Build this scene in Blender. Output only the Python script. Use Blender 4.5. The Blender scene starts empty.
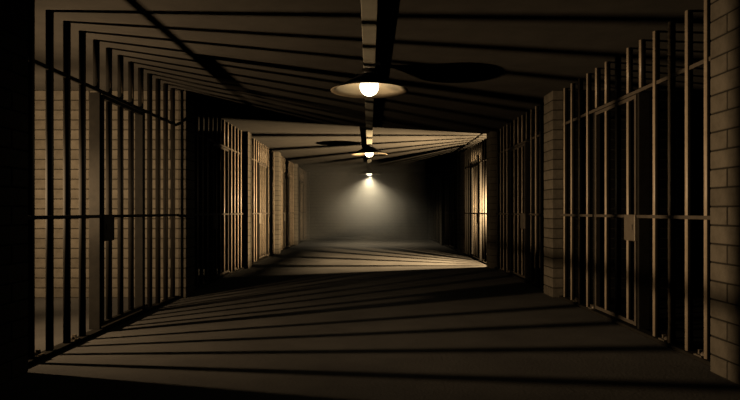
import bpy, bmesh, math, random
from mathutils import Vector, Matrix
random.seed(7)
S = bpy.context.scene
COL = S.collection

# ------------------------------------------------------------------ camera
H = 2.80                 # ceiling height
CAMZ = 1.165
cd = bpy.data.cameras.new('camera')
cam = bpy.data.objects.new('camera', cd); COL.objects.link(cam)
cam.location = (0, 0, CAMZ)
cam.rotation_euler = (math.pi / 2, 0, 0)
cd.sensor_width = 36.0
cd.lens = 36.0 * 605 / 740
cd.shift_x = 0.7 / 740
cd.shift_y = 11.5 / 740
cd.clip_start = 0.02
S.camera = cam

# ------------------------------------------------------------------ world, exposure
w = bpy.data.worlds.new('world'); S.world = w
w.use_nodes = True
w.node_tree.nodes['Background'].inputs[0].default_value = (0.0, 0.0, 0.0, 1)
w.node_tree.nodes['Background'].inputs[1].default_value = 0.0
vs = S.view_settings
vs.view_transform = 'Standard'; vs.look = 'None'; vs.gamma = 1.0
vs.use_curve_mapping = False
vs.exposure = 0.0

# ------------------------------------------------------------------ cell lamps and added fill spots
def point_light(name, loc, power, colour, radius):
    d = bpy.data.lights.new(name, 'POINT')
    d.energy = power; d.color = colour; d.shadow_soft_size = radius
    o = bpy.data.objects.new(name, d); COL.objects.link(o); o.location = loc
    return o
def fill_spot(name, loc, azimuth, tilt, power, colour, radius, size, flat=1.0):
    """added spot that brightens one direction beyond what the cell lamp gives"""
    d = bpy.data.lights.new(name, 'SPOT')
    d.energy = power; d.color = colour; d.shadow_soft_size = radius
    d.spot_size = math.radians(size); d.spot_blend = 1.0
    o = bpy.data.objects.new(name, d); COL.objects.link(o); o.location = loc
    v = Vector((math.cos(math.radians(azimuth)), math.sin(math.radians(azimuth)), math.tan(math.radians(tilt))))
    o.rotation_euler = v.to_track_quat('-Z', 'Y').to_euler()
    o.scale = (1.0, flat, 1.0)          # beam shaped wider than it is tall
    return o
LA, LB = (-4.25, 4.86, 1.31), (3.14, 13.02, 1.25)
CA, CB = (1.0, 0.71, 0.41), (1.0, 0.73, 0.41)
point_light('cell_light', LA, 25, CA, 0.035)
fill_spot('cell_fill_spot', LA, 26, 0, 235, CA, 0.035, 130)  # fill added at the lamp to offset falloff across the corridor
fill_spot('cell_fill_spot', LA, 8, 0, 580, CA, 0.035, 90, 0.38)  # narrower added fill, brightens the bars on the right
fill_spot('cell_wall_fill', (-4.3, 5.9, 1.55), 92, 0, 195, CA, 0.06, 130)  # extra spot added to brighten the partition, kept off the corridor
point_light('cell_light', LB, 370, CB, 0.022)
fill_spot('cell_fill_spot', LB, 152, 0, 3000, CB, 0.022, 138, 0.6)  # fill added at the lamp to brighten the left walls opposite
S.cycles.max_bounces = 2
S.cycles.diffuse_bounces = 0
S.cycles.glossy_bounces = 0

# ------------------------------------------------------------------ materials
MATS = {}
def mat(name, col, rough=0.8, metal=0.0, noise=None, bump=None, var=0.0, spec=0.5, col2=None, scale=6.0, emit=None):
    m = bpy.data.materials.new(name); m.use_nodes = True
    nt = m.node_tree; N = nt.nodes; L = nt.links
    b = N['Principled BSDF']
    b.inputs['Roughness'].default_value = rough
    b.inputs['Metallic'].default_value = metal
    b.inputs['Specular IOR Level'].default_value = spec
    b.inputs['Base Color'].default_value = (*col, 1)
    if emit:
        b.inputs['Emission Color'].default_value = (*emit[0], 1)
        b.inputs['Emission Strength'].default_value = emit[1]
    tc = N.new('ShaderNodeTexCoord')
    src = tc.outputs['Object']
    out = None
    if col2:
        n = N.new('ShaderNodeTexNoise'); n.inputs['Scale'].default_value = scale
        n.inputs['Detail'].default_value = 8; n.inputs['Roughness'].default_value = 0.65
        L.new(src, n.inputs['Vector'])
        r = N.new('ShaderNodeValToRGB')
        r.color_ramp.elements[0].position = 0.32; r.color_ramp.elements[0].color = (*col2, 1)
        r.color_ramp.elements[1].position = 0.66; r.color_ramp.elements[1].color = (*col, 1)
        L.new(n.outputs['Fac'], r.inputs['Fac']); out = r.outputs['Color']
    if var:
        oi = N.new('ShaderNodeObjectInfo')
        mr = N.new('ShaderNodeMapRange')
        mr.inputs['To Min'].default_value = 1 - var; mr.inputs['To Max'].default_value = 1 + var
        L.new(oi.outputs['Random'], mr.inputs['Value'])
        hs = N.new('ShaderNodeHueSaturation')
        L.new(mr.outputs['Result'], hs.inputs['Value'])
        if out: L.new(out, hs.inputs['Color'])
        else: hs.inputs['Color'].default_value = (*col, 1)
        out = hs.outputs['Color']
    if out: L.new(out, b.inputs['Base Color'])
    if bump:
        n2 = N.new('ShaderNodeTexNoise'); n2.inputs['Scale'].default_value = bump[0]
        n2.inputs['Detail'].default_value = 6
        L.new(src, n2.inputs['Vector'])
        bp = N.new('ShaderNodeBump'); bp.inputs['Strength'].default_value = bump[1]
        bp.inputs['Distance'].default_value = 0.01
        L.new(n2.outputs['Fac'], bp.inputs['Height'])
        L.new(bp.outputs['Normal'], b.inputs['Normal'])
    MATS[name] = m
    return m
M_floor = mat('floor_concrete', (0.16, 0.145, 0.125), 0.75, col2=(0.105, 0.095, 0.085), scale=1.3, bump=(40, 0.35), spec=0.35)
M_ceil = mat('ceiling_plaster', (0.15, 0.132, 0.11), 0.9, col2=(0.115, 0.102, 0.086), scale=3.0, bump=(60, 0.2), spec=0.2)
M_brick = mat('brick_face', (0.185, 0.157, 0.12), 0.9, col2=(0.125, 0.105, 0.078), scale=9.0, bump=(50, 0.5), var=0.14, spec=0.2)
M_mortar = mat('mortar', (0.04, 0.034, 0.026), 0.95, spec=0.1)
M_cell_shade = mat('cell_shade_dark', (0.010, 0.009, 0.008), 0.9, col2=(0.007, 0.006, 0.005), scale=4, spec=0.1)  # near-black stand-in for shade inside the right cells
M_wall = mat('cell_plaster', (0.10, 0.09, 0.075), 0.9, col2=(0.08, 0.072, 0.06), scale=4.0, spec=0.2)
M_bar_shade = mat('bar_steel_shade', (0.022, 0.018, 0.014), 0.8, metal=0.0, col2=(0.014, 0.012, 0.009), scale=14, spec=0.1)  # shaded tone, keeps bars dark where lit from the cell
M_bar_lit = mat('corridor_side_lit', (0.62, 0.49, 0.35), 0.42, col2=(0.48, 0.37, 0.26), scale=14, spec=0.6)  # lit tone, for the corridor side of the bars
M_rail_lit = mat('rail_side_lit', (0.14, 0.112, 0.084), 0.55, col2=(0.10, 0.08, 0.06), scale=12, spec=0.3)  # lit tone, for corridor faces of rails and doors
M_frame = mat('frame_steel', (0.032, 0.027, 0.021), 0.75, metal=0.0, col2=(0.022, 0.019, 0.015), scale=12, spec=0.1)
M_lock = mat('lock_steel', (0.28, 0.23, 0.17), 0.5, metal=0.3, col2=(0.20, 0.16, 0.12), scale=20)
M_dark = mat('keyhole_black', (0.01, 0.01, 0.01), 0.9)
M_strip = mat('conduit_paint', (0.78, 0.72, 0.58), 0.6, col2=(0.66, 0.60, 0.47), scale=5)
M_shade_out = mat('shade_outside', (0.05, 0.045, 0.04), 0.6, metal=0.2)
M_shade_in = mat('shade_inside', (0.66, 0.52, 0.34), 0.5, spec=0.3)
M_cap = mat('lamp_cap', (0.05, 0.045, 0.04), 0.5, metal=0.5)
M_bulb = mat('bulb_glow', (1, 0.95, 0.85), 0.3, emit=((1.0, 0.84, 0.58), 8.0))
M_bulb_far = mat('bulb_glow_bright', (1, 0.95, 0.85), 0.3, emit=((1.0, 0.88, 0.62), 5.0))

# ------------------------------------------------------------------ mesh helpers
def add_box(bm, x0, x1, y0, y1, z0, z1):
    x0, x1 = min(x0, x1), max(x0, x1)
    v = [bm.verts.new((x, y, z)) for z in (z0, z1) for y in (y0, y1) for x in (x0, x1)]
    for f in ((0, 2, 3, 1), (4, 5, 7, 6), (0, 1, 5, 4), (2, 6, 7, 3), (0, 4, 6, 2), (1, 3, 7, 5)):
        bm.faces.new([v[i] for i in f])
def add_cyl(bm, cx, cy, r, z0, z1, n=24):
    a = [bm.verts.new((cx + r * math.cos(2 * math.pi * i / n), cy + r * math.sin(2 * math.pi * i / n), z0)) for i in range(n)]
    b = [bm.verts.new((v.co.x, v.co.y, z1)) for v in a]
    for i in range(n):
        j = (i + 1) % n
        f = bm.faces.new((a[i], a[j], b[j], b[i])); f.smooth = True
    bm.faces.new(a[::-1]); bm.faces.new(b)
def add_lathe(bm, prof, n=48, close=False):
    rings = []
    for r, z in prof:
        if r < 1e-6: rings.append([bm.verts.new((0, 0, z))])
        else: rings.append([bm.verts.new((r * math.cos(2 * math.pi * i / n), r * math.sin(2 * math.pi * i / n), z)) for i in range(n)])
    for a, b in zip(rings, rings[1:]):
        for i in range(n):
            j = (i + 1) % n
            if len(a) == 1 and len(b) == 1: continue
            if len(a) == 1: f = bm.faces.new((a[0], b[j], b[i]))
            elif len(b) == 1: f = bm.faces.new((a[i], a[j], b[0]))
            else: f = bm.faces.new((a[i], a[j], b[j], b[i]))
            f.smooth = True
def mesh(name, bm, m, bevel=0.0):
    if bevel:
        bmesh.ops.bevel(bm, geom=list(bm.edges), offset=bevel, segments=1, affect='EDGES', clamp_overlap=True)
    bmesh.ops.recalc_face_normals(bm, faces=list(bm.faces))
    me = bpy.data.meshes.new(name); bm.to_mesh(me); bm.free()
    me.materials.append(m)
    return me
def link(name, me, parent=None, loc=None):
    o = bpy.data.objects.new(name, me); COL.objects.link(o)
    if parent: o.parent = parent
    if loc is not None: o.location = loc
    return o
def box_mesh(name, m, *b, bevel=0.0):
    bm = bmesh.new(); add_box(bm, *b); return mesh(name, bm, m, bevel)
def tag(o, label=None, cat=None, group=None, kind=None):
    if label: o['label'] = label
    if cat: o['category'] = cat
    if group: o['group'] = group
    if kind: o['kind'] = kind
    return o

# ------------------------------------------------------------------ layout
W = 2.605          # half width to the bars
WP = 2.470         # half width to the pillar faces
XB = 5.60          # cell back wall
BAY = 4.18
P0 = 3.97          # near face of the first pillar
PD = 0.415         # pillar depth
Y_END = P0 + 5 * BAY + PD + 0.42 - 0.42 + 0.0   # end wall face
Y0 = -1.2
ROWS = 21
RH = H / ROWS
JT = 0.012
OPEN = BAY - PD

# ------------------------------------------------------------------ shell
o = link('floor', box_mesh('floor', M_floor, -XB - .2, XB + .2, Y0, Y_END + .4, -0.2, 0.0))
tag(o, 'worn concrete floor of the corridor striped with bar shadows', 'floor', kind='structure')
o = link('ceiling', box_mesh('ceiling', M_ceil, -XB - .2, XB + .2, Y0, Y_END + .4, H, H + 0.2))
tag(o, 'plain plaster corridor ceiling striped with bar shadows', 'ceiling', kind='structure')
o = link('wall_left', box_mesh('wall_left', M_wall, -XB - .2, -XB, Y0, Y_END + .4, 0, H))
tag(o, 'plastered back wall of the cells on the left', 'wall', kind='structure')
o = link('wall_right', box_mesh('wall_right', M_wall, XB, XB + .2, Y0, Y_END + .4, 0, H))
tag(o, 'plastered back wall of the cells on the right', 'wall', kind='structure')
o = link('wall_front', box_mesh('wall_front', M_wall, -XB, XB, Y0 - .2, Y0, 0, H))
tag(o, 'plastered wall closing the corridor behind the viewer', 'wall', kind='structure')

# end wall with its courses
end = link('wall_back', box_mesh('wall_back', M_mortar, -XB, XB, Y_END + JT, Y_END + .4, 0, H))
tag(end, 'brick wall closing the far end of the corridor', 'wall', kind='structure')
bm = bmesh.new()
for r in range(ROWS):
    x = -2.47 - (0.273 if r % 2 else 0)
    while x < 2.47:
        a, b = max(x, -2.465), min(x + 0.546, 2.465)
        if b - a > 0.05:
            add_box(bm, a + JT / 2, b - JT / 2, Y_END, Y_END + 0.08, r * RH + JT / 2, (r + 1) * RH - JT / 2)
        x += 0.546
c = link('brick_course', mesh('end_bricks', bm, M_brick), end)
tag(c, kind='stuff')
o = link('baseboard_back', box_mesh('baseboard_back', M_ceil, -2.46, 2.46, Y_END - 0.05, Y_END - .001, 0.0, 0.13, bevel=0.01))
tag(o, 'low plinth along the foot of the far brick wall', 'baseboard', kind='structure')

# partition walls of bricks between the cells
def front_pieces(even, s):
    """lengths along x from the corridor corner to the cell back wall"""
    out = []; x = 0.0
    first = (0.21 if even else 0.484) if s < 0 else 0.15
    L = XB - WP
    out.append((0.0, first)); x = first
    while x < L - 1e-6:
        out.append((x, min(L, x + 0.546))); x += 0.546
    return out
BRICKS = {}
def brick_mesh(lx, ly, m):
    k = (round(lx, 3), round(ly, 3), m.name)
    if k not in BRICKS:
        BRICKS[k] = box_mesh('brick', m, -lx / 2, lx / 2, -ly / 2, ly / 2, -(RH - JT) / 2, (RH - JT) / 2, bevel=0.004)
    return BRICKS[k]
order = ['nearest', 'second', 'third', 'fourth', 'fifth', 'farthest']
def partition(i, s):
    y0 = P0 + i * BAY; y1 = y0 + PD
    side = 'left' if s < 0 else 'right'
    core = link('wall_partition', box_mesh('partition_core', M_mortar, s * (WP + JT / 2), s * XB, y0 + JT / 2, y1 - 0.001, 0, H))
    tag(core, '%s brick partition pillar on the %s, counted along the corridor' % (order[i], side), 'wall', kind='structure')
    single = i <= 1
    bm = None if single else bmesh.new()
    half = PD / 2
    for r in range(ROWS):
        even = (ROWS - 1 - r) % 2 == 0
        pcs = []
        lst = front_pieces(even, s)
        a, b = lst[0]
        if even: pcs += [(a, b, 0, half), (a, b, half, PD)]
        else: pcs += [(a, b, 0, PD)]
        for a, b in lst[1:]:
            pcs.append((a, b, 0, half))
        for a, b, ya, yb in pcs:
            lx, ly = b - a - JT, yb - ya - JT
            if lx < 0.03: continue
            aa = a if a > 0 else a - JT / 2          # corridor face flush with WP
            cx = s * (WP + (aa + b) / 2); lx = b - aa - (JT if a > 0 else JT / 2) 
            if a == 0: cx = s * (WP + (b - JT / 2) / 2); lx = b - JT / 2
            if ya == 0 and yb == PD: cy, ly = y0 + PD / 2, PD
            elif ya == 0: cy, ly = y0 + (half - JT / 2) / 2, half - JT / 2
            else: cy, ly = y0 + half + (half + JT / 2) / 2, half - JT / 2
            cz = (r + 0.5) * RH
            if single:
                ox, oy = random.uniform(-.0012, .0012), random.uniform(-.0012, .0012)
                link('brick', brick_mesh(lx, ly, M_cell_shade if (s > 0 and a > 0.1) else M_brick), core, (cx + ox, cy + oy, cz))  # right bricks inside the cell darkened to stand for shade
            else:
                add_box(bm, cx - lx / 2, cx + lx / 2, cy - ly / 2, cy + ly / 2, cz - (RH - JT) / 2, cz + (RH - JT) / 2)
    if not single:
        c = link('brick_course', mesh('partition_bricks', bm, M_brick), core)
        tag(c, kind='stuff')
for i in range(6):
    for s in (-1, 1):
        partition(i, s)

# dark slabs added over the first right cell floors to stand for shade
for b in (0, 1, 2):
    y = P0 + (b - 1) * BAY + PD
    o = link('floor_cell_shade', box_mesh('floor_cell_shade', M_cell_shade, W + .06, XB - .002, y + .002, y + OPEN - .002, 0.0005, 0.012))
    tag(o, '%s of the dark slabs added for shade over the cell floors on the right' % order[b], 'floor', kind='structure')

# ceiling strip carrying the lamp wiring
o = link('ceiling_conduit', box_mesh('ceiling_conduit', M_strip, -0.064, 0.064, Y0 + .02, Y_END - .02, H - 0.06, H - 0.0005, bevel=0.004))
tag(o, 'pale flat wiring conduit running along the middle of the ceiling', 'conduit')

# ------------------------------------------------------------------ cell fronts
BR = 0.030
K0, KP = 0.265, 0.2808
ZC, ZU = 1.118, 2.330
OPEN = BAY - PD
def cell_front_meshes(s):
    D = {}
    def cyl(z0, z1):
        bm = bmesh.new(); add_cyl(bm, 0, 0, BR, z0, z1)
        me = mesh('bar', bm, M_bar_shade); me.materials.append(M_bar_lit)
        for p in me.polygons:                       # light put into colour: pale corridor side, shaded dark cell side
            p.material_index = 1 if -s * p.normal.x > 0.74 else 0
        return me
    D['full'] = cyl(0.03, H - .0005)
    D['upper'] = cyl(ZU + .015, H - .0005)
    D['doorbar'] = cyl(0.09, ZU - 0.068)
    D['upper_rail'] = box_mesh('upper_rail', M_frame, s * (W - .012), s * (W + .012), 0.002, OPEN - .002, ZU - .017, ZU + .017, bevel=.003)
    D['rail_near'] = box_mesh('cross_rail', M_frame, s * (W - .038), s * (W + .002), 0.002, 1.43, ZC - .015, ZC + .015, bevel=.003)
    D['rail_far'] = box_mesh('cross_rail', M_frame, s * (W - .038), s * (W + .002), 2.59, OPEN - .002, ZC - .015, ZC + .015, bevel=.003)
    D['sill'] = box_mesh('bottom_rail', M_frame, s * (W - .05), s * (W + .05), 0.002, OPEN - .002, 0.0005, 0.034, bevel=.005)
    D['post'] = box_mesh('door_post', M_frame, s * (W - .02), s * (W + .085), -.018, .018, 0.033, ZU - .022, bevel=.003)
    bm = bmesh.new()                                    # door frame: two stiles, head, foot
    ya, yb = 1.475, 2.545
    add_box(bm, s * (W - .022), s * (W + .022), ya, ya + .04, .056, ZU - .03)
    add_box(bm, s * (W - .022), s * (W + .022), yb - .04, yb, .056, ZU - .03)
    add_box(bm, s * (W - .0215), s * (W + .0215), ya + .04, yb - .04, ZU - .068, ZU - .03)
    add_box(bm, s * (W - .0215), s * (W + .0215), ya + .04, yb - .04, .056, .092)
    D['door'] = mesh('door', bm, M_frame)
    D['door_rail'] = box_mesh('cross_rail', M_frame, s * (W - .038), s * (W + .002), ya + .02, yb - .02, ZC - .015, ZC + .015, bevel=.003)
    D['lock'] = box_mesh('lock_box', M_lock, s * (W - .04), s * (W + .015), 1.47, 1.71, 0.877, 1.135, bevel=.006)
    bm = bmesh.new()
    add_box(bm, s * (W - .0415), s * (W - .036), 1.51, 1.522, .985, 1.03)
    bmesh.ops.create_uvsphere(bm, u_segments=10, v_segments=6, radius=.011, matrix=Matrix.Translation((s * (W - .038), 1.516, 1.032)) @ Matrix.Diagonal((.5, 1, 1, 1)))
    D['keyhole'] = mesh('keyhole', bm, M_dark)
    bm = bmesh.new()                                    # anchor: foot plate with a domed bolt and a bent lug
    add_box(bm, -.04, .04, -.055, .055, 0.0, .012)
    bmesh.ops.create_uvsphere(bm, u_segments=12, v_segments=8, radius=.026, matrix=Matrix.Translation((0, -.02, .012)) @ Matrix.Diagonal((1, 1, 1.1, 1)))
    add_box(bm, -.015, .015, .018, .04, .012, .045)
    D['anchor'] = mesh('anchor_bolt', bm, M_lock)
    return D
FM = {s: cell_front_meshes(s) for s in (-1, 1)}
for s in FM:                                            # corridor faces of rails and doors coloured as if lit too
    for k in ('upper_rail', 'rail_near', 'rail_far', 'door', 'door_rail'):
        me = FM[s][k]; me.materials.append(M_rail_lit)
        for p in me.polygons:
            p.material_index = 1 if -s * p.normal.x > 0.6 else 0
fdesc = {
    (0, -1): 'row of steel cell bars nearest the viewer on the left, before the first pillar',
    (0, 1): 'row of steel cell bars nearest the viewer on the right, before the first pillar',
    (1, -1): 'large black silhouetted cell bars with barred door in front of lit brick on the left',
    (1, 1): 'large dim brown cell bars with barred door and lock beside the near right brick pillar',
    (2, -1): 'cell bars on the left beyond the first lit cell, half black and half gleaming',
    (2, 1): 'dim cell bars on the right between two brick pillars, before the glowing cell',
    (3, -1): 'brightly lit thin cell bars on the left, straight opposite the glowing cell',
    (3, 1): 'cell bars in front of the glowing amber cell on the right',
    (4, -1): 'golden lit cell bars on the left just past the third pillar',
    (4, 1): 'shadowy cell bars on the right just past the glowing cell',
    (5, -1): 'farthest lit cell bars on the left, beside the end wall',
    (5, 1): 'farthest cell bars on the right, dark beside the end wall'}
def cell_front(b, s):
    y = P0 + (b - 1) * BAY + PD
    D = FM[s]
    root = bpy.data.objects.new('cell_front', None); COL.objects.link(root)
    root.location = (0, y, 0); root.empty_display_size = .2
    tag(root, fdesc[(b, s)], 'cell bars', 'barred cell fronts along the corridor')
    for k in range(13):
        yy = K0 + KP * k
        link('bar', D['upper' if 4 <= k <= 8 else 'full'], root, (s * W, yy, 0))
    link('upper_rail', D['upper_rail'], root)
    link('cross_rail', D['rail_near'], root); link('cross_rail', D['rail_far'], root)
    link('bottom_rail', D['sill'], root)
    link('door_post', D['post'], root, (0, 1.435, 0)); link('door_post', D['post'], root, (0, 2.575, 0))
    for yy in (.345, .93, 2.66, 3.20):
        link('anchor_bolt', D['anchor'], root, (s * W, yy, .033))
    dr = link('barred_door', D['door'], root)
    for k in (5, 6, 7):
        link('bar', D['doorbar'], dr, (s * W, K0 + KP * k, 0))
    link('cross_rail', D['door_rail'], dr)
    link('lock_box', D['lock'], dr); link('keyhole', D['keyhole'], dr)
for b in range(6):
    for s in (-1, 1):
        cell_front(b, s)

# ------------------------------------------------------------------ pendant lamps
bm = bmesh.new()
add_lathe(bm, [(0.428, 0.000), (0.35, 0.040), (0.27, 0.083), (0.18, 0.132), (0.11, 0.172), (0.085, 0.186), (0.085, 0.178), (0.178, 0.126), (0.268, 0.077), (0.348, 0.034), (0.425, -0.004), (0.428, 0.0)])
bmesh.ops.remove_doubles(bm, verts=list(bm.verts), dist=1e-5)
bmesh.ops.recalc_face_normals(bm, faces=list(bm.faces))
shade_me = bpy.data.meshes.new('lamp_shade')
bm.normal_update()
bm.to_mesh(shade_me); bm.free()
shade_me.materials.append(M_shade_out); shade_me.materials.append(M_shade_in)
for p in shade_me.polygons:
    p.material_index = 1 if p.normal.z < -0.15 else 0
bm = bmesh.new()
add_lathe(bm, [(0, .179), (.083, .179), (.083, .205), (.075, .215), (.075, .2375), (0, .2375)], 32)
cap_me = mesh('lamp_cap', bm, M_cap)
bm = bmesh.new()
add_lathe(bm, [(0, .178), (.05, .178), (.05, .145), (.04, .135), (0, .135)], 24)
sock_me = mesh('bulb_socket', bm, M_cap)
def bulb_mesh(m):
    bm = bmesh.new()
    prof = [(0, -.105)] + [(.105 * math.sin(t * math.pi / 12), -.105 * math.cos(t * math.pi / 12)) for t in range(1, 10)] + [(.045, .09), (.038, .10), (0, .10)]
    add_lathe(bm, [(r, z + .045) for r, z in prof], 32)
    return mesh('bulb', bm, m)
b1, b3 = bulb_mesh(M_bulb), bulb_mesh(M_bulb_far)
lab = ['large pendant lamp with wide conical shade and glowing bulb, nearest the viewer',
       'middle pendant lamp of the row of three, with bright rim',
       'smallest and farthest pendant lamp, shining down into the haze']
for i, (yy, bmx) in enumerate(((6.70, b1), (14.2, b1), (21.7, b3))):
    root = bpy.data.objects.new('pendant_lamp', None); COL.objects.link(root)
    root.location = (0, yy, 2.502); root.empty_display_size = .2
    tag(root, lab[i], 'lamp', 'pendant lamps along the ceiling')
    link('lamp_shade', shade_me, root); link('lamp_cap', cap_me, root)
    link('bulb_socket', sock_me, root); link('bulb', bmx, root)
d = bpy.data.lights.new('far_lamp_light', 'SPOT')
d.energy = 300; d.color = (1.0, 0.83, 0.54); d.spot_size = math.radians(150); d.spot_blend = 1.0; d.shadow_soft_size = .10
o = bpy.data.objects.new('far_lamp_light', d); COL.objects.link(o); o.location = (0, 21.7, 2.42)

# ------------------------------------------------------------------ haze at the far end
hm = bpy.data.materials.new('haze'); hm.use_nodes = True
nt = hm.node_tree; nt.nodes.clear()
N = nt.nodes; L = nt.links
vo = N.new('ShaderNodeVolumeScatter'); vo.inputs['Color'].default_value = (0.95, 0.94, 0.88, 1)
vo.inputs['Anisotropy'].default_value = 0.0
tc = N.new('ShaderNodeTexCoord')
mp = N.new('ShaderNodeMapping'); mp.inputs['Scale'].default_value = (1 / 2.5, 1 / 3.2, 1 / 2.1)
ln = N.new('ShaderNodeVectorMath'); ln.operation = 'LENGTH'
mr = N.new('ShaderNodeMapRange'); mr.interpolation_type = 'SMOOTHSTEP'
mr.inputs['From Min'].default_value = 0.15; mr.inputs['From Max'].default_value = 1.0
mr.inputs['To Min'].default_value = 0.34; mr.inputs['To Max'].default_value = 0.045
L.new(tc.outputs['Object'], mp.inputs['Vector']); L.new(mp.outputs[0], ln.inputs[0])
L.new(ln.outputs['Value'], mr.inputs['Value']); L.new(mr.outputs[0], vo.inputs['Density'])
ou = N.new('ShaderNodeOutputMaterial'); L.new(vo.outputs[0], ou.inputs['Volume'])
hz = link('haze', box_mesh('haze', hm, -2.44, 2.44, -3.4, Y_END - .06 - 22.0, .01 - 1.9, H - .062 - 1.9), loc=(0, 22.0, 1.9))
tag(hz, 'pale dusty haze filling the far end of the corridor', 'haze', kind='stuff')
